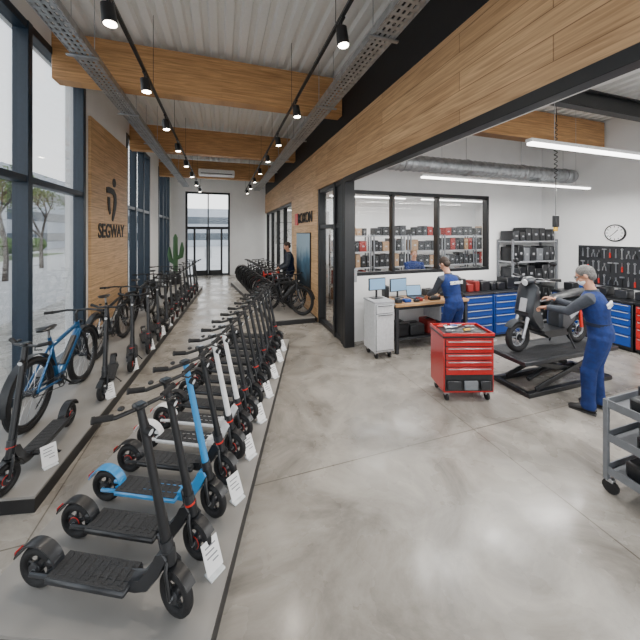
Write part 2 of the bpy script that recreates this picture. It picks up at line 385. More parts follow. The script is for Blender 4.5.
# ------------------------------------------------------------ plinths
PH=.13
def plinth(pts,h,label):
    e=thing('display_plinth',label,'plinth')
    n=len(pts)
    def slab(z0,z1,m,nm):
        vs=[(p[0],p[1],z0) for p in pts]+[(p[0],p[1],z1) for p in pts]
        MB().add(vs,[list(range(n)),list(range(n,2*n))]+[[k,(k+1)%n,n+(k+1)%n,n+k] for k in range(n)],m).part(e,nm,smooth=False)
    slab(0,h-.02,PLEDGE,'base'); slab(h-.02,h,PLINTH,'top')
plinth([(-1.40,2.94),(-.72,12.6),(XL+.05,12.6),(XL+.05,3.15)],PH,'long grey display plinth with black edge beside the windows')
a,b_,c,d=[F(*q) for q in((-1.93,1.56),(-.56,1.48),(-.60,5.85),(-1.96,5.85))]
plinth([(v.x,v.y) for v in(a,b_,c,d)],PH,'long grey display plinth carrying a dense scooter row')
plinth([(1.15,7.05),(2.18,7.05),(2.18,13.3),(.35,13.3)],PH,'grey display plinth carrying bicycles beside the oak wall')
# ------------------------------------------------------------ scooter
def scooter(label,frame,stem,acc,rim,fend=None,turn=-.45,fk_m=None):
    e=thing('electric_scooter',label,'scooter',(0,0,-50),0); fend=fend or frame; fk_m=fk_m or stem
    r=.118
    def RT(x,a=turn): return Matrix.Translation((x,0,0))@Matrix.Rotation(a,4,'Z')@Matrix.Translation((-x,0,0))
    def wheel(x,M=Matrix()):
        w=MB(); w.M=M; w.torus((x,0,r),(0,1,0),r-.025,.026,RUB,32,10); w.torus((x,0,r),(0,1,0),r-.050,.009,rim,28,6)
        w.cyl((x,-.03,r),(x,.03,r),.036,GREYD,n=18); w.cyl((x,-.045,r),(x,.045,r),.012,STEEL)
        for i in range(5):
            a=2*math.pi*i/5+.3; w.tube([(x+.03*math.cos(a),0,r+.03*math.sin(a)),(x+.07*math.cos(a),0,r+.07*math.sin(a))],.009,rim,6)
        w.torus((x,.026,r),(0,1,0),.036,.003,acc,24,6).torus((x,-.026,r),(0,1,0),.036,.003,acc,24,6)
        return w.part(e,'wheel')
    wheel(-.45); wheel(.43,RT(.40,-.3))
    dk=MB()
    dk.prism([(-.36,.135),(-.33,.105),(.20,.095),(.27,.115),(.335,.20),(.385,.30),(.36,.335),(.325,.325),(.28,.235),(.22,.165),(.14,.15),(-.33,.15)],-.032,.032,frame,.006)
    dk.box((-.08,0,.127),(.50,.16,.038),frame,.015)
    for s in(-1,1): dk.tube([(-.32,s*.048,.125),(-.45,s*.048,.12)],.013,frame,8)
    dk.part(e,'deck')
    mt=MB().box((-.08,0,.149),(.48,.146,.007),MAT,.003)
    for i in range(9): mt.box((-.28+i*.05,0,.154),(.02,.11,.004),MAT,.001)
    mt.part(e,'deck_mat')
    MB().arc((-.45,0,r),.143,math.radians(5),math.radians(160),.066,.007,fend,16).box((-.345,0,.17),(.06,.058,.032),fend,.010).part(e,'rear_fender')
    MB().box((-.588,0,.18),(.012,.045,.03),TAIL,.004).part(e,'tail_light')
    f=MB(); f.M=RT(.40,-.3); f.arc((.43,0,r),.14,math.radians(35),math.radians(165),.058,.006,BLACK,14).part(e,'front_fender')
    fk=MB(); fk.M=RT(.40,-.3)
    for s in(-1,1): fk.tube([(.43,s*.041,r),(.40,s*.041,.25),(.385,s*.022,.285)],.0115,fk_m,8)
    fk.cyl((.392,0,.26),(.376,0,.34),.029,fk_m); fk.part(e,'fork')
    b0=V((.375,0,.33)); b1=V((.205,0,1.10)); dr=(b1-b0).normalized()
    MB().cyl(b0,b1,.0250,stem,r2=.020,n=16).cyl(b0,b0+dr*.06,.031,GREYD).cyl(b0,b0+dr*.012,.033,acc).part(e,'stem')
    MB().box(b0+dr*.05+V((-.034,0,0)),(.018,.032,.085),GREYD,.006,R=Matrix.Rotation(-.22,3,'Y')).part(e,'folding_latch')
    def HB(): q=MB(); q.M=RT(.205); return q
    z=1.10; hb=HB(); hb.tube([(.170,-.205,z+.02),(.20,-.12,z),(.207,0,z),(.20,.12,z),(.170,.205,z+.02)],.012,BLACK,10)
    hb.box((.20,0,z+.008),(.07,.06,.028),BLACK,.010)
    hb=hb.part(e,'handlebar')
    for s in(-1,1):
        HB().tube([(.192,s*.13,z+.004),(.170,s*.21,z+.021)],.0165,RUB,10).cyl((.171,s*.205,z+.02),(.168,s*.217,z+.022),.019,RUB).part(hb,'grip')
    HB().tube([(.205,.11,z-.005),(.232,.14,z-.02),(.217,.20,z-.02)],.006,BLACK,6).part(hb,'brake_lever')
    HB().ell((.19,-.09,z+.03),(.017,.017,.013),BLACK).part(hb,'bell')
    HB().box((.206,0,z+.024),(.05,.042,.004),GLD,.002,R=Matrix.Rotation(-.1,3,'Y')).part(hb,'display')
    hp=b0+dr*.66
    MB().cyl(hp+V((.01,0,0)),hp+V((.038,0,-.008)),.022,BLACK,n=16).cyl(hp+V((.037,0,-.008)),hp+V((.041,0,-.009)),.017,LENS,n=16).part(e,'headlight')
    MB().tube([(.205,.02,z-.01),(.235,.033,z-.12),(.275,.028,.75),(.367,.03,.4),(.395,.035,.28)],.0035,BLACK,5).part(e,'brake_cable')
    MB().tube([(.02,.06,.11),(-.01,.12,.03),(-.02,.135,.004)],.007,GREYD,6).box((-.02,.135,.003),(.03,.02,.006),RUB,.002).part(e,'kickstand')
    return e
S_BLK=scooter('matte black electric scooter with red hub rings on grey plinth',BLACK,BLACK,REDA,GREYD)
S_GRY=scooter('dark grey electric scooter standing on the grey plinth',GREYD,BLACK,GREYD,BLACK)
S_BLU=scooter('electric scooter with sky blue stem and deck sides, black wheels',SBLUE,SBLUE,BLACK,BLACK,fend=SBLUE,fk_m=BLACK)
S_WHT=scooter('white electric scooter with red hub rings and black tyres',WHITE,WHITE,REDA,GREYD,fk_m=BLACK)
row=[S_GRY,S_BLK,S_BLU,S_BLK,S_WHT,S_WHT,S_BLK,S_GRY,S_BLK,S_GRY,S_BLK,S_GRY,S_BLK,S_GRY,S_BLK]
rz0=-A-math.radians(8)
for i,s in enumerate(row):
    d=1.70+i*.282
    lo=F(-1.205,d,PH); o=dup(s,lo,rz0); o['group']='scooters in the angled row'
LY=[(3.46,-1.60,-94),(4.8,-1.47,-80),(5.55,-1.38,-76),(6.2,-1.32,-72),(6.8,-1.3,-68),(7.35,-1.27,-64),(7.9,-1.25,-64),(8.45,-1.22,-64),(9.0,-1.18,-62),(9.55,-1.15,-62),(10.1,-1.12,-62),(10.65,-1.1,-62),(11.2,-1.05,-62),(11.75,-1.02,-62)]
for i,(y,x,a) in enumerate(LY):
    s=[S_BLK,S_GRY,S_BLK,S_BLK][i%4]; o=dup(s,(x,y,PH),math.radians(a)); o['group']='scooters along the windows'
    o['label']=('dark electric scooter parked near a window on the long plinth' if s is S_GRY else 'black electric scooter on the long plinth along the windows')
for s in(S_BLK,S_GRY,S_BLU,S_WHT):
    for c in list(s.children_recursive): bpy.data.objects.remove(c)
    bpy.data.objects.remove(s)
# price cards
card=thing('price_card','small white price card in tilted holder on the plinth edge','sign',(0,0,-50),0,'price cards')
MB().box((0,0,.006),(.07,.10,.012),LENS,.002).part(card,'holder')
R=Matrix.Rotation(-.45,3,'Y')
MB().box((-.03,0,.09),(.005,.11,.165),CARD,.001,R=R).part(card,'card')
ln=MB()
for k,(w,y) in enumerate([(.07,.0),(.06,-.01),(.07,0),(.04,.015)]): ln.box(R@V((.0035,y,.05-k*.026))+V((-.03,0,.09)),(.002,w,.006),GREY,0,R=R)
ln.part(card,'print')
for (l,d) in((-.64,1.83),(-.64,2.33),(-.64,2.78),(-.64,3.3),(-.64,3.8),(-.64,4.3),(-.64,4.85),(-.64,5.3)): dup(card,F(l,d,PH),-A-.6)
for (x,y) in((-1.45,3.28),(-1.33,4.4),(-1.26,5.2),(-1.19,6.0),(-1.14,6.8),(-1.10,7.4),(-1.06,8.0)): dup(card,(x,y,PH),-.9)
for c in list(card.children): bpy.data.objects.remove(c)
bpy.data.objects.remove(card)
# ------------------------------------------------------------ bicycle
def bike(label,frame,batt=True):
    e=thing('bicycle',label,'bicycle',(0,0,-50),0); r=.37
    for x in(-.53,.55):
        w=MB(); w.torus((x,0,r),(0,1,0),r-.033,.035,RUB,40,8); w.torus((x,0,r),(0,1,0),r-.072,.013,BLACK,40,6); w.cyl((x,-.05,r),(x,.05,r),.03,GREYD)
        for i in range(20):
            a=2*math.pi*i/20; s=1 if i%2 else -1
            w.tube([(x+.02*math.cos(a+.5),s*.03,r+.02*math.sin(a+.5)),(x+.30*math.cos(a),0,r+.30*math.sin(a))],.0022,STEEL,4)
        w.part(e,'wheel')
    f=MB(); bb=(-.06,0,.30); st_=(-.20,0,.80); ht=(.37,0,.88); hb=(.41,0,.74)
    f.tube([bb,st_],.024,frame); f.tube([st_,(-.215,0,.86)],.02,frame); f.tube([(-.185,0,.74),(.36,0,.84)],.026,frame); f.tube([bb,(.40,0,.76)],.048 if batt else .028,frame,12); f.tube([hb,ht],.030,frame)
    for s in(-1,1):
        f.tube([(-.07,s*.04,.30),(-.53,s*.06,r)],.015,frame,8); f.tube([(-.18,s*.02,.74),(-.53,s*.06,r)],.013,frame,8)
    f.cyl((-.06,-.05,.30),(-.06,.05,.30),.055 if batt else .026,BLACK if batt else frame); f.part(e,'frame')
    g=MB(); g.tube([(.41,0,.74),(.425,0,.72)],.034,frame)
    for s in(-1,1): g.tube([(.425,s*.035,.72),(.46,s*.058,.62),(.55,s*.058,r)],[.022,.022,.013],BLACK,8)
    g.part(e,'fork')
    if batt: MB().tube([(.03,0,.44),(.30,0,.70)],.036,BLACK,8).part(e,'battery')
    MB().tube([(-.213,0,.85),(-.235,0,.95)],.014,STEEL).part(e,'seat_post')
    MB().tube([(-.38,0,.975),(-.33,0,.985),(-.24,0,.975),(-.12,0,.97),(-.09,0,.965)],[(.04,.012),(.08,.026),(.065,.028),(.026,.02),(.014,.01)],BLACK,12,side=(0,1,0)).part(e,'saddle')
    h=MB(); h.tube([(.37,0,.86),(.35,0,.99),(.40,0,1.02)],.017,BLACK); h.tube([(.33,-.33,1.02),(.40,-.12,1.03),(.41,0,1.02),(.40,.12,1.03),(.33,.33,1.02)],.014,BLACK); h=h.part(e,'handlebar')
    for s in(-1,1):
        MB().tube([(.35,s*.25,1.023),(.325,s*.34,1.02)],.019,RUB).part(h,'grip'); MB().tube([(.39,s*.18,1.02),(.42,s*.22,1.0),(.40,s*.30,.99)],.005,BLACK,5).part(h,'brake_lever')
    k=MB(); k.cyl((-.06,-.085,.30),(-.06,.085,.30),.014,GREYD); k.torus((-.06,-.055,.30),(0,1,0),.085,.006,GREYD,28,6)
    for i in range(5):
        a=i*1.257; k.tube([(-.06,-.055,.30),(-.06+.083*math.cos(a),-.055,.30+.083*math.sin(a))],.006,GREYD,4)
    k.tube([(-.06,-.075,.30),(.07,-.08,.19)],.011,BLACK); k.tube([(-.06,.075,.30),(-.19,.08,.41)],.011,BLACK)
    k.box((.07,-.12,.19),(.09,.10,.02),BLACK); k.box((-.19,.12,.41),(.09,.10,.02),BLACK); k.part(e,'crankset')
    MB().tube([(-.06,-.055,.385),(-.53,-.05,r+.045)],.005,GREYD,4).tube([(-.06,-.055,.215),(-.53,-.05,r-.045)],.005,GREYD,4).torus((-.53,-.05,r),(0,1,0),.045,.006,GREYD,20,5).part(e,'chain')
    MB().arc((-.53,0,r),.40,math.radians(20),math.radians(185),.07,.004,BLACK).part(e,'rear_fender'); MB().arc((.55,0,r),.40,math.radians(10),math.radians(140),.07,.004,BLACK).part(e,'front_fender')
    MB().cyl((.43,0,.86),(.47,0,.855),.028,BLACK).cyl((.47,0,.855),(.473,0,.855),.023,LENS).part(e,'headlight')
    MB().tube([(-.08,.06,.28),(-.14,.17,.02),(-.14,.175,.008)],.007,BLACK,6).part(e,'kickstand')
    return e
B_T=bike('metallic blue electric city bike with black fenders on the plinth',TEAL); B_B=bike('black electric bicycle with black fenders on a low plinth',BLACK); B_G=bike('dark grey bicycle with slim frame on a low plinth',GREYD,False); B_R=bike('black and red sports bicycle on a low plinth',REDA,False)
dup(B_T,(-1.89,4.50,PH),math.radians(86)); 
for (x,y,a,s) in((-1.9,6.35,84,B_B),(-1.85,8.2,80,B_G),(-1.85,10.0,80,B_B)):
    o=dup(s,(x,y,PH),math.radians(a)); o['group']='bikes by the windows'
for i in range(9):
    s=[B_B,B_G,B_B,B_R,B_G,B_B,B_G,B_B,B_G][i]; o=dup(s,(1.55-.05*i,7.75+i*.58,PH),math.radians(-48)+random.uniform(-.04,.04)); o['group']='bikes beside the oak wall'
for s in(B_T,B_B,B_G,B_R):
    for c in list(s.children_recursive): bpy.data.objects.remove(c)
    bpy.data.objects.remove(s)
# ------------------------------------------------------------ ceiling services
def tray(x,z,y0,y1,w,label):
    e=thing('cable_tray',label,'cable tray'); mb=MB()
    for s in(-1,1): mb.box((x+s*w/2,(y0+y1)/2,z),(.010,y1-y0,.09),GALV,.002)
    y=y0
    while y<y1: mb.box((x,y,z-.035),(w,.035,.010),GALV,.001); y+=.09
    for k in(-.36,-.12,.12,.36): mb.box((x+w*k,(y0+y1)/2,z-.035),(w*.13,y1-y0,.008),GALV,.001)
    mb.part(e,'tray'); y=y0+.6
    while y<y1:
        h=MB()
        for s in(-1,1): h.cyl((x+s*w*.5,y,z-.05),(x+s*w*.5,y,ZC),.005,STEEL,n=6)
        h.box((x,y,z-.06),(w+.1,.04,.02),GALV,.001); h.part(e,'hanger'); y+=1.9
    for k in(-.2,-.05,.1): MB().tube([(x+w*k,y0,z-.02),(x+w*k+.01,(y0+y1)/2,z-.018),(x+w*k,y1,z-.02)],.009,BLACK,6).part(e,'cable')
tray(1.68,4.38,.4,15.5,.26,'galvanised perforated cable tray on threaded rods'); tray(-1.62,4.42,1.9,15.5,.24,'galvanised perforated cable tray near the window wall')
def track(x,z,y0,y1,ys,lab):
    e=thing('lighting_track',lab,'track'); MB().box((x,(y0+y1)/2,z),(.036,y1-y0,.034),BLACK,.003).part(e,'rail'); y=y0+.3
    while y<y1: MB().cyl((x,y,z),(x,y,ZC),.004,BLACK,n=6).part(e,'hanger'); y+=2
    for y in ys:
        s=thing('track_spotlight','black cylindrical spotlight clipped under the ceiling track','lamp',(x,y,z-.02),0,'track spotlights')
        MB().box((0,0,-.012),(.035,.12,.02),BLACK).cyl((0,0,-.02),(0,0,-.09),.009,BLACK).part(s,'mount')
        MB().cyl((0,0,-.08),(0.02,0,-.24),.052,BLACK,r2=.06,n=20).part(s,'lamp_shade'); MB().cyl((.02,0,-.235),(.0205,0,-.244),.05,LAMPG,n=20).part(s,'bulb')
        ld=bpy.data.lights.new('spot_glow','SPOT'); ld.energy=85; ld.color=(1,.90,.78); ld.spot_size=math.radians(115); ld.spot_blend=1; ld.shadow_soft_size=.05; ld.specular_factor=.15
        lo=bpy.data.objects.new('spot_glow',ld); COL.objects.link(lo); lo.parent=s; lo.location=(.02,0,-.27)
track(-.93,4.25,.5,15.3,[3.0,4.3,5.75,7.2,8.8,10.4,12.2,14],'black suspended lighting track over the aisle')
track(1.08,4.25,.5,15.3,[2.65,4.5,6.1,7.6,9.2,10.8,12.4,14],'black suspended lighting track beside the oak header')
p=thing('air_conditioner','white ceiling air conditioning unit in front of a timber beam','air conditioner',(-.2,13.1,4.66))
MB().box((0,0,0),(1.4,.5,.24),WHITE,.03).part(p,'body'); MB().box((0,-.24,-.06),(1.2,.06,.03),GREYD,.004).part(p,'vent')
def led(x0,x1,y,z,en,zc,nm='workshop linear lamps'):
    e=thing('linear_lamp','long slim suspended LED batten lamp','lamp',((x0+x1)/2,y,z),0,nm); L=x1-x0
    MB().box((0,0,.03),(L,.07,.035),WHITE,.004).part(e,'housing'); MB().box((0,0,0),(L-.02,.055,.026),LED,.004).part(e,'tube')
    for s in(-.4,.4): MB().cyl((L*s,0,.04),(L*s,0,zc-z),.003,STEEL,n=5).part(e,'hanger')
    ld=bpy.data.lights.new('led_light','AREA'); ld.shape='RECTANGLE'; ld.size=L; ld.size_y=.08; ld.energy=en; ld.color=(1,.985,.96); ld.specular_factor=.12
    lo=bpy.data.objects.new('led_light',ld); COL.objects.link(lo); lo.parent=e; lo.location=(0,0,-.03)
led(2.95,6.85,3.95,3.07,140,4.6); led(2.83,6.4,2.14,3.07,90,4.6); led(2.83,6.4,.4,3.07,60,4.6); led(2.83,6.4,-1.4,3.07,40,4.6)
for y in(6.5,7.4,8.3): 
    led(3.0,5.6,y,3.3,38,3.8,'storeroom linear lamps'); led(6.2,8.8,y,3.3,38,3.8,'storeroom linear lamps')
led(3.0,5.6,11.5,3.3,90,3.8,'side room linear lamps'); led(3.0,5.6,14.3,3.3,90,3.8,'side room linear lamps')
p=thing('ventilation_duct','galvanised spiral ventilation duct along the workshop wall','duct')
mb=MB().cyl((2.65,4.85,3.52),(7.78,4.85,3.52),.15,GALV,n=24)
for i in range(40): mb.torus((2.7+i*.128,4.85,3.52),(1,0,0),.152,.006,GALV,24,4)
mb.part(p,'duct')
for x in(3.2,4.7,6.2,7.5): MB().cyl((x,4.85,3.66),(x,4.85,4.6),.005,STEEL,n=6).torus((x,4.85,3.52),(1,0,0),.158,.012,STEEL,24,4).part(p,'hanger')
MB().cyl((6.6,4.85,3.4),(6.6,4.85,3.25),.1,GALV,r2=.14,n=20).part(p,'outlet')
p=thing('power_pendant','black coiled power drop hanging from the workshop ceiling','pendant',(5.42,3.62,4.6))
MB().box((0,0,-.06),(.16,.16,.12),BLACK).part(p,'reel')
pts=[(.0,0,-.1)]+[(.022*math.cos(i*.9),.022*math.sin(i*.9),-.5-i*.011) for i in range(90)]
MB().tube(pts,.007,BLACK,5).cyl((0,0,-1.48),(0,0,-2.1),.006,BLACK,n=6).part(p,'cable')
MB().box((0,0,-2.2),(.09,.07,.2),BLACK,.01).box((0,0,-2.33),(.05,.05,.08),YEL,.008).part(p,'plug_box')
# ------------------------------------------------------------ workshop furniture
def cabinet(name,label,loc,rz,w,d,h,m,rows,top=BLACK,cast=False,fm=None,cols=1,niche=0,hm=None):
    e=thing(name,label,'tool cabinet',loc,rz); z0=.12 if cast else .06; fm=fm or m; hm=hm or STEEL
    b=MB().box((0,0,(z0+h-.03)/2),(w,d,h-z0-.03),m,.006)
    b.box((0,-d/2,(z0+h-.03)/2+.005),(w-.035,.01,h-z0-.07),BLACK if fm is not KIOSK else GREY,.001)  # dark front plate paints in the shade of drawer gaps and open niche
    if not cast: b.box((0,.02,.03),(w-.04,d-.06,.06),BLACK,.002)
    b.part(e,'body'); tp=MB().box((0,0,h-.012),(w+.02,d+.02,.035),top,.006)
    if niche:
        for (x,y,dx,dy) in((0,-d/2,w+.02,.02),(0,d/2,w+.02,.02),(-w/2,0,.02,d),(w/2,0,.02,d)): tp.box((x,y,h+.015),(dx,dy,.04),m,.004)
    tp.part(e,'worktop')
    zz=h-.045; tot=h-.06-z0-niche-.02; s=sum(rows)
    for rh in rows:
        hh=tot*rh/s
        for c in range(cols):
            cw=(w-.04)/cols; x=-w/2+.02+cw*(c+.5)
            dr=MB().box((x,-d/2-.012,zz-hh/2),(cw-.010,.02,hh-.014),fm,.004).part(e,'drawer')
            MB().box((x,-d/2-.028,zz-.024),(cw-.06,.018,.011),hm,.003).part(dr,'handle')
        zz-=hh
    if cast:
        for sx in(-1,1):
            for sy in(-1,1):
                x=sx*(w/2-.06);y=sy*(d/2-.06); MB().cyl((x-.015,y,.05),(x+.015,y,.05),.05,RUB,n=18).box((x,y,.095),(.06,.05,.05),STEEL,.004).part(e,'caster')
        MB().tube([(w/2,-d/2+.06,h-.1),(w/2+.06,-d/2+.06,h-.08),(w/2+.06,d/2-.06,h-.08),(w/2,d/2-.06,h-.1)],.012,STEEL,8).part(e,'push_handle')
    return e
TR=-.30; TC=V((3.12,3.32,0)); TM=Matrix.Translation(TC)@Matrix.Rotation(TR,4,'Z')
cabinet('tool_trolley','bright red rolling tool trolley with steel drawer handles',TC,TR,.66,.44,.86,RED,[1,1,1,1,1.2],cast=True,niche=.2)
for (x,w,m) in((-.2,.18,GREYD),(.02,.18,GREY),(.21,.13,GREYD)):
    q=MB(); q.M=TM; q.box((x,-.241,.225),(w,.03,.12),m,.01).solo('tool_case','small tool case in the open tray of the red trolley','tool case','cases in red trolley')
for (x,y,m,L) in((-.1,.05,STEEL,.2),(.1,-.05,YEL,.16),(.18,.1,GREY,.15),(-.18,-.1,GREY,.14),(0,.13,BLUE,.18),(-.2,.12,REDA,.15)):
    q=MB(); q.M=TM; q.cyl((x-L/2,y,.885),(x+.01,y+.02,.885),.016,m,n=8).cyl((x+.01,y+.02,.885),(x+L/2,y+.04,.885),.007,STEEL,n=6).solo('screwdriver','hand tool lying on the red trolley','tool','tools on red trolley')
for x in(5.02,5.78):
    cabinet('drawer_cabinet','blue steel drawer cabinet against the workshop wall',(x,5.14,0),0,.72,.6,.95,BLUE,[1,1,1,1.3,1.6],top=GREYD,fm=BLUE,hm=LGREY)
for (y,m,lb) in((4.5,BLUE,'blue'),(3.78,BLUE,'blue'),(3.06,RED,'red'),(2.34,RED,'red')):
    cabinet('drawer_cabinet',lb+' steel drawer cabinet along the side wall under the tool board',(7.44,y,0),-math.pi/2,.69,.62,.92,BLACK,[1,1,1,1.3,1.6],top=BLACK,fm=m,hm=LGREY)
cabinet('diagnostic_cart','light grey diagnostic cart on casters carrying a computer',(2.70,4.84,0),0,.38,.42,1.0,KIOSK,[1,4],top=LGREY,cast=True,fm=KIOSK,hm=GREYD)
p=thing('workbench','beech topped workbench with grey steel legs and lower drawers','workbench',(3.80,5.05,0))
MB().box((0,0,.88),(1.65,.7,.05),BENCHW,.006).part(p,'worktop')
for sx in(-1,1):
    for sy in(-1,1): MB().box((sx*.78,sy*.3,.43),(.06,.06,.86),GREYD,.005).part(p,'leg')
MB().box((0,.3,.3),(1.56,.03,.08),GREYD).box((0,0,.82),(1.56,.6,.05),GREYD).part(p,'frame')
dr=MB().box((.45,-.05,.66),(.55,.5,.3),LGREY).part(p,'drawer_unit')
for k in range(2): MB().box((.45,-.31,.73-k*.14),(.5,.02,.12),BLUE).box((.45,-.325,.76-k*.14),(.3,.015,.012),STEEL).part(dr,'drawer')
MB().box((-.2,.05,.2),(1.1,.45,.03),GREYD).part(p,'lower_shelf')
for (x,w,hh,m) in((3.27,.3,.25,BLACK),(3.62,.32,.2,GREYD),(3.95,.2,.26,REDD)):
    MB().box((x,5.1,.217+hh/2),(w,.3,hh),m,.015).box((x,5.1,.225+hh),(w*.5,.03,.02),BLACK).solo('tool_case','dark tool case stored on the lower bench shelf','tool case','cases under workbench')
def monitor(loc,rz,w,label):
    e=thing('computer_monitor',label,'monitor',loc,rz)
    MB().box((0,0,.26),(w,.03,w*.62),BLACK,.006).part(e,'case'); MB().box((0,-.017,.26),(w-.03,.003,w*.62-.03),SCREEN,0).part(e,'screen'); MB().box((0,.02,.08),(.04,.02,.16),BLACK).box((0,.02,.006),(.22,.15,.012),BLACK).part(e,'stand')
monitor((3.35,5.22,.905),.15,.42,'black computer monitor on the workbench'); monitor((2.70,4.9,1.006),.1,.36,'small computer monitor on the diagnostic cart')
def laptop(loc,rz,label):
    e=thing('laptop',label,'laptop',loc,rz); MB().box((0,0,.01),(.34,.24,.018),GREYD,.004).part(e,'base'); R=Matrix.Rotation(-.3,3,'X'); MB().box((0,.155,.12),(.34,.012,.22),GREYD,.004,R=R).part(e,'lid'); MB().box(V((0,.155,.12))+R@V((0,-.008,0)),(.31,.003,.19),SCREEN,0,R=R).part(e,'screen')
laptop((3.72,5.10,.905),-.1,'open grey laptop on the workbench')
for (x,y,c,d,nm,cat) in((4.08,5.24,BLACK,(.22,.16,.14),'power_tool_case','tool case'),(4.46,5.2,GREYD,(.2,.2,.24),'storage_box','box'),(3.10,4.82,GREYD,(.12,.1,.08),'parts_tray','tray'),(3.30,4.85,BLUE,(.14,.12,.06),'parts_tray','tray'),(3.48,4.8,BLACK,(.12,.06,.05),'parts_tray','tray'),(3.05,5.2,BLACK,(.1,.14,.26),'storage_box','box'),(3.92,4.85,BLACK,(.24,.1,.07),'parts_tray','tray'),(4.48,4.86,BLACK,(.18,.14,.12),'power_tool_case','tool case'),(3.6,4.88,REDD,(.08,.14,.06),'parts_tray','tray')):
    MB().box((x,y,.905+d[2]/2),d,c,.012).box((x,y,.905+d[2]),(d[0]*.5,.02,.02),BLACK).solo(nm,'small workshop container standing on the workbench',cat,'containers on workbench')
p=thing('bench_vise','dark steel bench vise on the workbench','vise',(4.28,4.85,.905)); MB().box((0,0,.03),(.12,.16,.06),GREYD).box((0,.05,.1),(.11,.04,.09),GREYD).part(p,'body'); MB().box((0,-.06,.1),(.11,.04,.09),GREYD).part(p,'jaw'); MB().cyl((0,-.08,.08),(0,-.2,.08),.012,STEEL).cyl((-.07,-.19,.08),(.07,-.19,.08),.006,STEEL).part(p,'handle')
cl=[BLACK,GREYD,BLUE,BLACK,BLACK,GREYD,GREY,REDD]
x=4.72
while x<6.0:
    w=random.uniform(.14,.26); hh=random.uniform(.14,.30); m=random.choice(cl)
    MB().box((x+w/2,5.15,.958+hh/2),(w-.03,.28,hh),m,.012).box((x+w/2,5.15,.958+hh+.008),(w*.4,.03,.02),BLACK,.004).solo('tool_case','small plastic tool case standing on the blue cabinets','tool case','cases on blue cabinets'); x+=w+.02
def rack(loc,rz,w,h,n,label,d=.42,items=None,grp='boxes on rack'):
    e=thing('storage_rack',label,'rack',loc,rz)
    for sx in(-1,1):
        for sy in(-1,1): MB().box((sx*(w/2-.02),sy*(d/2-.02),h/2),(.04,.04,h),GREY,.003).part(e,'post')
    M=Matrix.Translation(loc)@Matrix.Rotation(rz,4,'Z')
    for k in range(n):
        z=.12+(h-.17)*k/(n-1); MB().box((0,0,z),(w-.02,d,.03),LGREY,.003).part(e,'shelf')
        x=-w/2+.06; gap=(h-.17)/(n-1)
        while x<w/2-.15:
            bw=random.uniform(.13,.27); bh=random.uniform(.6,.85)*gap if k<n-1 else random.uniform(.2,.34)
            if x+bw>w/2-.05: bw=w/2-.05-x
            if bw<.08: break
            m=random.choice(items or cl); b=MB(); b.M=M
            b.box((x+bw/2,0,z+.017+bh/2),(bw-.015,d*.8,bh),m,.01); b.box((x+bw/2,-d*.4-.004,z+.016+bh*.5),(bw*.3,.006,bh*.14),LGREY,.001)
            b.solo('storage_box','labelled workshop storage box on a steel rack','box',grp); x+=bw+.008
rack((7.0,5.32,0),0,1.45,2.05,5,'grey steel rack filled with black parts boxes',items=[BLACK,BLACK,GREYD,BLACK,BLACK,GREYD,BLACK,GREY],grp='boxes on workshop rack')
for x in(3.8,5.15,6.5,7.85,9.2): rack((x,8.6,0),0,1.28,2.15,5,'grey storeroom rack filled with dark and red boxes',items=[REDD,BLACK,GREYD,CARDB,BLACK,GREY,BLACK,GREYD,REDD,BLACK],grp='boxes on storeroom racks')
p=thing('tool_board','dark perforated tool board mounted on the side wall','tool board',(WX-.015,3.75,1.5))
mb=MB().box((0,0,0),(.03,1.9,.85),GREYD,.004)
for i in range(18):
    for j in range(8): mb.box((-.016,-.9+i*.106,-.37+j*.106),(.002,.02,.02),BLACK,0)
mb.part(p,'panel')
def tool(k,y,z,s=1.0,hc=None):
    hc=hc or BLACK
    b=MB(); b.M=Matrix.Translation((WX-.046,y,z))@Matrix.Diagonal((1.1,s,s,1))
    if k==0: b.cyl((0,0,.02),(0,0,-.12),.018,hc,n=8).cyl((0,0,.02),(0,0,.13),.007,STEEL,n=6); n='screwdriver'
    elif k==1: b.box((0,0,0),(.024,.026,.2),STEEL).torus((0,0,.12),(1,0,0),.022,.011,STEEL,14,5).torus((0,0,-.12),(1,0,0),.018,.011,STEEL,14,5); n='wrench'
    elif k==2: b.tube([(0,-.04,-.12),(0,-.03,-.03),(0,.008,.03),(0,.01,.09)],.012,hc,6).tube([(0,.04,-.12),(0,.03,-.03),(0,-.008,.03),(0,-.01,.09)],.012,STEEL,6); n='pliers'
    else: b.cyl((0,0,-.15),(0,0,.1),.013,hc,n=8).box((0,0,.11),(.028,.10,.036),STEEL); n='hammer'
    b.solo(n,'hand tool hanging on the dark tool board','tool','tools on the board')
for j in range(3):
    for i in range(18):
        tool((i*7+j*3+i//3)%4,2.90+i*.100,1.77-j*.28,.75,REDA if (i+j*2)%6==0 else (GREY if i%2 else BLACK))
for i in range(9):
    y=2.2+i*.31; m=[BLACK,REDD,BLUE,BLACK,BLACK,GREYD,BLACK,BLUE,BLACK][i]
    MB().box((7.52,y,.926+.08),(.24,.2,.16),m,.012).box((7.52,y,1.09),(.02,.1,.02),BLACK,.004).solo('tool_case','tool case standing on the side wall cabinets','tool case','cases on side cabinets')
p=thing('wall_clock','round white wall clock with black rim','clock',(WX-.0,4.03,2.2),0)
MB().cyl((-.03,0,0),(0,0,0),.18,BLACK,n=36).part(p,'rim'); MB().cyl((-.036,0,0),(-.03,0,0),.155,CARD,n=36).part(p,'face')
for i in range(12):
    a=i*math.pi/6; MB().box((-.038,.13*math.sin(a),.13*math.cos(a)),(.003,.012,.03),INK,0,R=Matrix.Rotation(-a,3,'X')).part(p,'hour_mark')
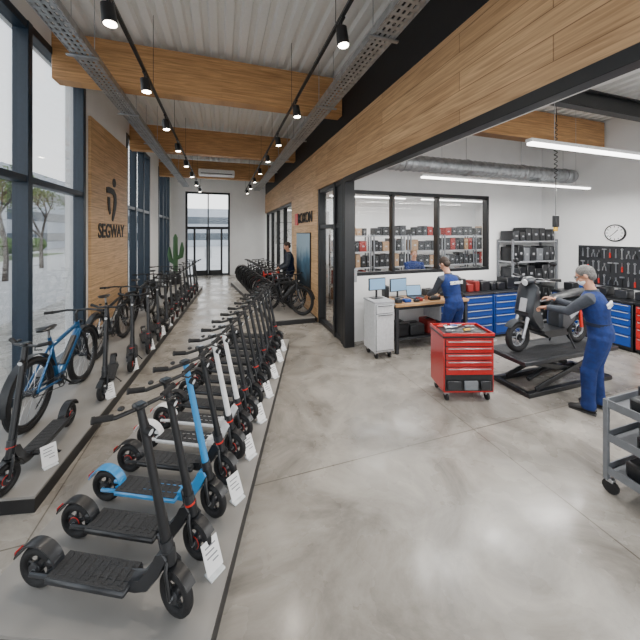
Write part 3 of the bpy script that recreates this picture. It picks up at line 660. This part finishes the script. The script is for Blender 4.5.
MB().box((-.041,-.028,.033),(.003,.014,.09),INK,0,R=Matrix.Rotation(.7,3,'X')).part(p,'hour_hand'); MB().box((-.043,.04,-.04),(.003,.01,.12),INK,0,R=Matrix.Rotation(.8,3,'X')).part(p,'minute_hand')
# near cart
CX=3.47
p=thing('tool_cart','grey steel service cart with three shelves and swivel casters','cart',(CX,1.45,0),0)
for z in(.17,.45,.73): MB().box((0,0,z),(.74,.46,.02),GREY,.003).box((0,-.225,z+.03),(.74,.012,.06),GREY,.003).box((0,.225,z+.03),(.74,.012,.06),GREY,.003).box((-.365,0,z+.03),(.012,.46,.06),GREY,.003).box((.365,0,z+.03),(.012,.46,.06),GREY,.003).part(p,'shelf')
for sx in(-1,1):
    for sy in(-1,1):
        MB().box((sx*.36,sy*.22,.45),(.035,.035,.68),GREY,.004).part(p,'post')
        MB().cyl((sx*.34-.015,sy*.2,.055),(sx*.34+.015,sy*.2,.055),.055,RUB,n=20).box((sx*.34,sy*.2,.11),(.05,.05,.03),STEEL).part(p,'caster')
for (x,y,z,d,m) in((-.24,.0,.741,(.14,.2,.12),BLACK),(-.04,.05,.741,(.2,.16,.18),GREYD),(.2,0,.741,(.2,.24,.16),BLUE),(-.24,-.05,.461,(.16,.2,.12),BLACK),(-.02,.03,.461,(.2,.2,.14),GREYD),(.22,.0,.461,(.2,.2,.14),BLACK),(-.2,0,.181,(.2,.26,.14),BLACK),(.08,.03,.181,(.2,.2,.12),REDD)):
    x+=CX;y+=1.45
    MB().box((x,y,z+d[2]/2),d,m,.02).box((x,y,z+d[2]+.02),(d[0]*.7,.03,.02),m,.006).box((x-d[0]*.3,y,z+d[2]+.01),(.02,.03,.03),m,.004).box((x+d[0]*.3,y,z+d[2]+.01),(.02,.03,.03),m,.004).solo('battery_case','dark handled case resting on the service cart','case','cases on service cart')
# ------------------------------------------------------------ lift
PX,PY,PZ=4.72,3.2,.50
p=thing('scissor_lift','low black scissor lift table for two-wheelers','lift table',(PX,PY,0))
MB().box((0,0,PZ-.03),(1.9,.62,.06),GREYD,.008).box((0,0,PZ-.0),(1.8,.52,.004),MAT,0).part(p,'platform')
MB().box((0,-.25,.03),(1.7,.07,.06),BLACK).box((0,.25,.03),(1.7,.07,.06),BLACK).box((-.82,0,.03),(.07,.5,.06),BLACK).box((.82,0,.03),(.07,.5,.06),BLACK).part(p,'base')
for s in(-1,1):
    for q in(-1,1):
        dx=1.36; dz=PZ-.15; an=math.atan2(dz,dx)*q
        MB().box((0,s*.22+q*.02,(PZ)/2),(math.hypot(dx,dz),.025,.07),BLACK,.006,R=Matrix.Rotation(an,3,'Y')).part(p,'scissor_arm')
MB().cyl((-.5,0,.08),(.15,0,.3),.03,GREYD).cyl((.15,0,.3),(.4,0,.42),.016,STEEL).part(p,'hydraulic_cylinder'); MB().cyl((0,-.25,PZ/2),(0,.25,PZ/2),.018,STEEL).part(p,'pivot')
# ------------------------------------------------------------ moped (front towards +x local)
p=thing('electric_moped','dark grey electric moped standing on the scissor lift','moped',(4.64,PY,PZ+.003),math.pi)
r=.215
for x in(-.6,.62):
    w=MB().torus((x,0,r),(0,1,0),r-.042,.042,RUB,34,10).torus((x,0,r),(0,1,0),r-.086,.010,LGREY,30,6).cyl((x,-.05,r),(x,.05,r),.045,BLACK,n=20)
    for i in range(6):
        a=i*math.pi/3; w.tube([(x,0,r),(x+.125*math.cos(a),0,r+.125*math.sin(a))],.011,GREY,6)
    w.torus((x,-.045,r),(0,1,0),.08,.005,STEEL,24,5).torus((x,.045,r),(0,1,0),.08,.005,STEEL,24,5); w.part(p,'wheel')
fk=MB()
for s in(-1,1): fk.tube([(.62,s*.075,r),(.50,s*.075,.55)],[.02,.026],STEEL,10)
fk.tube([(.50,0,.52),(.36,0,.98)],.03,BLACK).box((.50,0,.55),(.08,.19,.05),BLACK); fk.part(p,'fork')
MB().arc((.62,0,r),.245,math.radians(40),math.radians(150),.11,.012,MOP).part(p,'front_fender')
MB().arc((-.6,0,r),.26,math.radians(60),math.radians(190),.12,.012,BLACK).part(p,'rear_fender')
MB().prism([(.545,.52),(.50,.74),(.45,.90),(.42,.97),(.385,.96),(.37,.80),(.335,.55),(.28,.40),(.28,.31),(.36,.31),(.46,.40)],-.14,.14,MOP,.04).part(p,'leg_shield')
MB().prism([(.54,.56),(.50,.76),(.48,.75),(.50,.56)],-.05,.05,LGREY,.008).part(p,'front_grille')
MB().prism([(.30,.26),(.30,.30),(-.18,.30),(-.22,.20),(.20,.19)],-.14,.14,BLACK,.02).part(p,'footboard')
MB().prism([(-.10,.30),(-.10,.48),(-.16,.64),(-.30,.70),(-.62,.72),(-.84,.74),(-.80,.68),(-.62,.57),(-.45,.50),(-.38,.36),(-.20,.25)],-.115,.115,MOP,.04).part(p,'body')
MB().prism([(-.3,.42),(-.25,.50),(-.62,.63),(-.64,.60)],-.122,.122,LGREY,.006).part(p,'side_trim')
MB().tube([(-.10,0,.70),(-.16,0,.735),(-.35,0,.75),(-.52,0,.775),(-.72,0,.80),(-.80,0,.785)],[(.06,.02),(.10,.033),(.115,.036),(.11,.038),(.085,.036),(.04,.02)],BLACK,16,side=(0,1,0)).part(p,'seat')
MB().prism([(-.6,.18),(-.25,.24),(-.22,.34),(-.6,.27)],-.10,-.06,GREYD,.01).part(p,'swing_arm')
for s in(-1,1): MB().cyl((-.52,s*.12,.28),(-.48,s*.12,.60),.022,REDA,n=10).part(p,'shock_absorber')
MB().ell((.40,0,1.01),(.09,.09,.06),MOP,R=Matrix.Rotation(.2,3,'Y')).cyl((.36,0,.93),(.37,0,.99),.04,MOP).part(p,'cowl')
MB().cyl((.47,0,.985),(.487,0,.98),.048,LENS,n=24).torus((.48,0,.98),(1,0,0),.05,.007,BLACK,24,6).part(p,'headlight')
h=MB().tube([(.27,-.33,1.05),(.34,-.15,1.04),(.36,0,1.03),(.34,.15,1.04),(.27,.33,1.05)],.014,BLACK).part(p,'handlebar')
for s in(-1,1):
    MB().tube([(.30,s*.23,1.047),(.265,s*.345,1.05)],.02,RUB).part(h,'grip'); MB().tube([(.36,s*.17,1.03),(.37,s*.24,1.03),(.33,s*.32,1.03)],.006,STEEL,6).part(h,'brake_lever')
    MB().tube([(.32,s*.18,1.05),(.34,s*.22,1.20),(.32,s*.25,1.24)],.006,BLACK,6).ell((.31,s*.27,1.27),(.013,.055,.036),BLACK).part(p,'mirror')
MB().box((-.845,0,.71),(.03,.14,.05),TAIL,.01).part(p,'tail_light'); MB().tube([(-.62,-.10,.77),(-.88,-.08,.81),(-.88,.08,.81),(-.62,.10,.77)],.012,BLACK).part(p,'grab_rail')
MB().tube([(-.25,.1,.22),(-.28,.18,.004)],.012,BLACK).tube([(-.25,-.1,.22),(-.28,-.18,.004)],.012,BLACK).part(p,'center_stand')
# ------------------------------------------------------------ people
def person(label,loc,rz,lean,pitch,handsW,cfg,footsep=.13):
    e=thing('person',label,'person',loc,rz)
    M=Matrix.Translation(loc)@Matrix.Rotation(rz,4,'Z'); Mi=M.inverted()
    L=lean
    pel=V((-.25*L,0,.97-.1*L)); ch=pel+V((.32*math.sin(L*.8),0,.32*math.cos(L*.8))); sh=ch+V((.17*math.sin(L*1.1),0,.17*math.cos(L*1.1))); nk=sh+V((.06*math.sin(L*1.1),0,.06*math.cos(L*1.1)))
    hd=nk+V((.17*math.sin(L*.7+pitch*.35),0,.17*math.cos(L*.7+pitch*.35)))
    wa=pel.lerp(ch,.5)
    def torso(mb,m,g,top=True):
        P=[pel+V((0,0,-.10)),pel+V((0,0,-.04)),pel+V((0,0,.05)),wa,ch,sh+V((0,0,-.06)),sh,sh.lerp(nk,.75)]
        Q=[(.10+g,.07+g),(.165+g,.115+g),(.165+g,.115+g),(.15+g,.105+g),(.175+g,.125+g),(.19+g,.115+g),(.16+g,.085+g),(.06+g*.6,.06+g*.6)]
        mb.tube(P,Q,m,20,side=(0,1,0))
    legs=[]
    for s in(-1,1):
        hp=pel+V((0,s*.095,-.04)); an=V((.02+cfg.get('step',.03)*s,s*footsep,.09)); kn=hp.lerp(an,.5)+V((.04+.05*L,s*.01,.0)); legs.append((hp,kn,an))
    arms=[]
    for s,tw in zip((1,-1),handsW):
        S=sh+V((0,s*.185,-.03)); W=Mi@V(tw); d=W-S; l=min(d.length,.53); d=d.normalized(); W=S+d*l
        a,b=.29,.26; x=(a*a-b*b+l*l)/(2*l); hgt=math.sqrt(max(a*a-x*x,0)); pole=V((-.3,s*.35,-1)); pole=(pole-d*pole.dot(d)).normalized()
        arms.append((s,S,S+d*x+pole*hgt,W))
    hf=V((math.cos(-pitch),0,math.sin(-pitch))); hu=V((-hf.z,0,hf.x)); hs=V((0,1,0)); HR=Matrix((hf,hs,hu)).transposed()
    def H(x,y,z): return hd+HR@V((x,y,z))
    b=MB(); torso(b,SKIN,-.008)
    b.tube([sh,nk,hd+V((0,0,-.03))],[.065,.056,.055],SKIN,14)
    b.ell(H(-.01,0,.03),(.095,.072,.098),SKIN,R=HR,n=20,k=14); b.ell(H(.025,0,-.035),(.070,.058,.082),SKIN,R=HR); b.ell(H(.06,0,-.095),(.026,.026,.02),SKIN,R=HR)
    b.tube([H(.085,0,.02),H(.108,0,-.025),H(.09,0,-.04)],[.009,.015,.011],SKIN,8); b.ell(H(.076,0,.038),(.018,.05,.012),SKIN,R=HR)
    for s in(-1,1): b.ell(H(-.01,s*.075,-.005),(.02,.010,.032),SKIN,R=HR); b.ell(H(.055,s*.04,-.03),(.025,.02,.022),SKIN,R=HR)
    b.ell(H(.085,0,-.065),(.012,.022,.010),SKIN,R=HR)
    for hp,kn,an in legs: b.tube([hp,hp.lerp(kn,.3),kn,kn.lerp(an,.3),an],[.078,.075,.053,.052,.036],SKIN,14); b.tube([an,an+V((.05,0,-.05)),an+V((.14,0,-.06))],[.035,.035,.025],SKIN,10)
    for s,S,E,W in arms:
        b.tube([S,S.lerp(E,.35),E,E.lerp(W,.3),W],[.050,.046,.036,.038,.026],SKIN,14)
        d=(W-E).normalized(); d=(d+V((0,0,-.25))).normalized(); nrm=V((0,0,-1)); nrm=(nrm-d*nrm.dot(d)).normalized(); sd=d.cross(nrm)*1.0
        c=W+d*.05; Rm=Matrix((d,sd,nrm)).transposed(); b.ell(c,(.055,.040,.017),SKIN,R=Rm)
        for k,(o,ln) in enumerate(((-.03,.072),(-.01,.082),(.010,.077),(.030,.06))):
            q0=W+d*.085+sd*o; q1=q0+(d*.85+nrm*.45).normalized()*ln*.45; q2=q1+(d*.4+nrm*.9).normalized()*ln*.32; q3=q2+(d*-.1+nrm).normalized()*ln*.25
            b.tube([q0-d*.02,q0,q1,q2,q3],[.0095,.0098,.009,.0085,.007],SKIN,8)
        ts=-1 if s>0 else 1
        t0=W+d*.03+sd*ts*.025; t1=t0+(d*.5+sd*ts*.7+nrm*.4).normalized()*.04; t2=t1+(d*.8+nrm*.5).normalized()*.03; b.tube([t0,t1,t2],[.013,.0115,.009],SKIN,8)
    o=b.part(e,'body')
    def rem(o,vs,it=3):
        m=o.modifiers.new('remesh','REMESH'); m.mode='VOXEL'; m.voxel_size=vs; m.use_smooth_shade=True
        s=o.modifiers.new('smooth','SMOOTH'); s.iterations=it; s.factor=.5
    rem(o,.006,2)
    c=MB(); torso(c,cfg['suit'],.014)
    for hp,kn,an in legs: c.tube([pel+V((0,hp.y*.6,.02)),hp,hp.lerp(kn,.35),hp.lerp(kn,.85),kn,kn.lerp(an,.35),kn.lerp(an,.8),an+V((0,0,.015)),an+V((.005,0,-.035))],[.11,.108,.098,.078,.083,.074,.068,.078,.074],cfg['suit'],16)
    o=c.part(e,'overalls','blue work overalls'); rem(o,.010,3)
    MB().tube([wa+V((0,0,-.04)),wa+V((0,0,.0))],[(.172,.127),(.170,.124)],CLOTHD,24,side=(0,1,0)).part(e,'belt')
    c=MB()
    for s,S,E,W in arms:
        S0=sh+V((0,s*.12,-.03)); c.tube([S0,S,S.lerp(E,.4),S.lerp(E,.85),E,E.lerp(W,.3),E.lerp(W,.7),W.lerp(E,.08)],[.066,.070,.064,.054,.057,.050,.045,.040],cfg['sleeve'],16)
    c.tube([sh+V((-.01,0,-.03)),nk+V((-.008,0,.005))],[.085,.068],cfg['sleeve'],14)
    c.tube([sh+V((0,-.15,-.03)),sh+V((0,.15,-.03))],[(.05,.05),(.05,.05)],cfg['sleeve'],12)
    o=c.part(e,'shirt'); rem(o,.009,2)
    for hp,kn,an in legs:
        sm=MB().tube([an+V((-.07,0,-.05)),an+V((-.04,0,-.035)),an+V((.02,0,-.03)),an+V((.10,0,-.05)),an+V((.17,0,-.062)),an+V((.19,0,-.068))],[(.03,.03),(.042,.045),(.045,.055),(.05,.036),(.045,.026),(.025,.015)],SHOE,14,side=(0,1,0))
        sm.box((an.x+.055,an.y,.008),(.26,.085,.016),SOLE,.006); sm.part(e,'shoe')
    hr=MB(); hr.ell(H(-.022,0,.045),(.098,.079,.093),cfg['hair'],R=HR,n=20,k=14); hr.ell(H(-.050,0,0),(.060,.071,.078),cfg['hair'],R=HR); hr.part(e,'hair')
    for s in(-1,1): MB().ell(H(.076,s*.032,.018),(.012,.014,.008),CARD,R=HR).ell(H(.087,s*.032,.018),(.004,.006,.006),INK,R=HR).part(e,'eye')
    MB().ell(H(.094,0,-.06),(.006,.022,.006),LIP,R=HR).part(e,'mouth')
    if cfg.get('mask'): 
        MB().ell(H(.045,0,-.055),(.068,.058,.052),CARD,R=HR).part(e,'face_mask','white face mask')
    if cfg.get('glasses'):
        g=MB()
        for s in(-1,1): g.torus(H(.10,s*.034,.015),hf,.024,.003,INK,16,5); g.tube([H(.10,s*.058,.02),H(.0,s*.080,.015)],.003,INK,5)
        g.tube([H(.10,-.01,.02),H(.10,.01,.02)],.003,INK,5); g.part(e,'glasses')
    ax=(sh-ch).normalized(); bkn=V((-ax.z,0,ax.x)); bk=ch.lerp(sh,.2)+bkn*.140
    if cfg.get('print'):
        text(e,cfg['print'],bk,.075,(math.pi/2-math.atan2(ax.x,ax.z)*1.0,0,-math.pi/2),WHITE,'back_lettering',ext=.010,bold=True)
    return e
person('person in blue overalls and face mask working on the moped',(4.40,2.47,0),math.radians(112),.18,.5,[(4.16,2.90,1.20),(4.42,2.98,1.28)],dict(suit=CLOTH,sleeve=SHIRT,hair=HAIRG,mask=True,glasses=True,print='SEGWAY'))
person('person in blue overalls standing at the workbench',(3.88,4.36,0),math.radians(98),.28,.6,[(3.72,4.80,1.0),(4.02,4.80,1.0)],dict(suit=CLOTH,sleeve=SHIRT,hair=HAIRD,print='SEGWAY'))
person('person in blue workwear standing behind the interior window',(4.62,6.50,0),math.radians(-112),.1,.3,[(4.78,6.12,1.02),(4.42,6.12,1.02)],dict(suit=CLOTH,sleeve=CLOTH,hair=HAIRB))
person('person in dark clothing standing among the parked bicycles',(1.93,8.85,PH),math.radians(170),.12,.4,[(1.60,8.70,1.15),(1.62,9.05,1.15)],dict(suit=CLOTHD,sleeve=SHIRT,hair=HAIRD))
p=thing('service_counter','white service counter behind the interior window','counter',(4.6,5.98,0)); MB().box((0,0,.93),(2.4,.38,.04),BENCHW).part(p,'worktop'); MB().box((0,0,.455),(2.3,.32,.91),WHITE).part(p,'body')
p=thing('potted_cactus','tall green cactus in a dark pot near the entrance','potted plant',(-1.9,14.2,0))
MB().cyl((0,0,0),(0,0,.5),.18,BLACK,r2=.24,n=20).part(p,'pot')
c=MB()
for q in([(0,0,.45),(0,0,1.2),(0,0,2.0),(0,0,2.15)],[(0,0,1.1),(.22,0,1.2),(.26,0,1.5),(.26,0,1.8)],[(0,0,.9),(-.2,.05,1.05),(-.24,.05,1.3),(-.24,.05,1.6)]): c.tube(q,[.09,.1,.09,.03],LEAF,12)
c.part(p,'stem')
p=thing('wall_poster','framed bicycle poster in the side room','poster',(3.6,16.44,2.2)); MB().box((0,0,0),(1.6,.04,1.2),BLKFR).part(p,'frame'); MB().box((0,-.022,0),(1.5,.005,1.1),CARD,0).part(p,'print')
bp=MB()
for x in(-.35,.35): bp.torus((x,-.03,-.15),(0,1,0),.23,.015,INK,30,5)
bp.tube([(-.35,-.03,-.15),(-.1,-.03,.2),(.28,-.03,.2),(.35,-.03,-.15)],.014,INK,6).tube([(-.1,-.03,.2),(0,-.03,-.15),(.28,-.03,.2)],.014,INK,6); bp.part(p,'drawing')
p=thing('control_box','small grey electrical control box beside the opening','control box',(2.48,5.5,1.35)); MB().box((0,0,0),(.16,.1,.26),LGREY,.01).part(p,'case'); MB().cyl((0,-.06,.03),(0,-.05,.03),.02,REDA,n=14).part(p,'button')
# ------------------------------------------------------------ outside
st(MB().box((-10,30,-.31),(120,140,.1),PAVE,0),'ground','light grey outdoor paving around the building','ground')
MB().box((-20,20,-.25),(4,50,.02),GRASS,0).solo('lawn_strip','strip of lawn beside the paving','grass',kind='stuff')
def building(loc,sx,sy,h,label):
    e=thing('building',label,'building',(loc[0],loc[1],-.26)); MB().box((0,0,h/2),(sx,sy,h),CONC,.05).part(e,'facade',smooth=False)
    z=1.2
    while z<h-1:
        MB().box((sx/2+.02,0,z+.6),(.08,sy*.92,1.3),GLD,.01).box((0,-sy/2-.02,z+.6),(sx*.92,.08,1.3),GLD,.01).part(e,'window_band'); z+=3
building((-34,56,0),18,20,11,'pale office building with dark window bands'); building((-4,66,0),26,12,7,'pale building opposite the entrance')
def tree(loc,h):
    e=thing('tree','young street tree with thin branches and light spring foliage','tree',loc,0,'street trees'); mb=MB(); tips=[]
    def br(p,d,l,r,k):
        q=p+d*l; mb.tube([p,p.lerp(q,.5)+V((random.uniform(-1,1),random.uniform(-1,1),0))*l*.05,q],[r,r*.85,r*.65],BARK,5)
        if k<3: tips.append(q)
        if k:
            for _ in range(3):
                nd=(d+V((random.uniform(-.8,.8),random.uniform(-.8,.8),random.uniform(-.1,.5)))).normalized(); br(q,nd,l*.68,r*.62,k-1)
    br(V((0,0,0)),V((0,0,1)),h*.36,.13,4); mb.part(e,'branches')
    lf=MB()
    for q in tips:
        for _ in range(12):
            c=q+V((random.gauss(0,.28),random.gauss(0,.28),random.gauss(0,.25))); a=V((random.gauss(0,1),random.gauss(0,1),random.gauss(0,1))).normalized()*.07; b=a.orthogonal().normalized()*.045
            lf.add([c-a,c+b,c+a,c-b],[[0,1,2,3]],FOL)
    o=lf.part(e,'foliage',smooth=False); o['kind']='stuff'
for q in((-9.5,13),(-10.5,19.5),(-12,26),(-13,33),(-8.5,8)): tree((q[0],q[1],-.26),random.uniform(5,6.2))
for i in range(9):
    x=-20; y=4+i*4.6; mb=MB()
    for _ in range(5): mb.ell((random.uniform(-.7,.7),random.uniform(-.9,.9),.86+random.uniform(0,.4)),(.9,1.0,.74),SHRUB,n=14,k=10,jit=.10)
    o=mb.solo('shrub','rounded green shrub on the lawn','shrub','shrubs on lawn'); o.location=(x,y,-.24)
# ------------------------------------------------------------ world / camera
w=bpy.data.worlds.new('world'); bpy.context.scene.world=w; w.use_nodes=True; t=w.node_tree; bg=t.nodes['Background']
tc=t.nodes.new('ShaderNodeTexCoord'); sp=t.nodes.new('ShaderNodeSeparateXYZ'); r=t.nodes.new('ShaderNodeValToRGB'); t.links.new(tc.outputs['Generated'],sp.inputs[0]); t.links.new(sp.outputs['Z'],r.inputs[0]); t.links.new(r.outputs[0],bg.inputs[0])
r.color_ramp.elements[0].color=(.96,.955,.94,1); r.color_ramp.elements[1].color=(.76,.84,.94,1); r.color_ramp.elements[1].position=.8
bg.inputs[1].default_value=3.0
cd=bpy.data.cameras.new('camera'); cam=bpy.data.objects.new('camera',cd); COL.objects.link(cam); cam.location=(0,0,2.2); cam.rotation_euler=(math.pi/2,0,-A); cd.lens=300/640*36; cd.sensor_width=36; cd.shift_y=-87/640; cd.clip_start=.05; cd.clip_end=300
bpy.context.scene.camera=cam
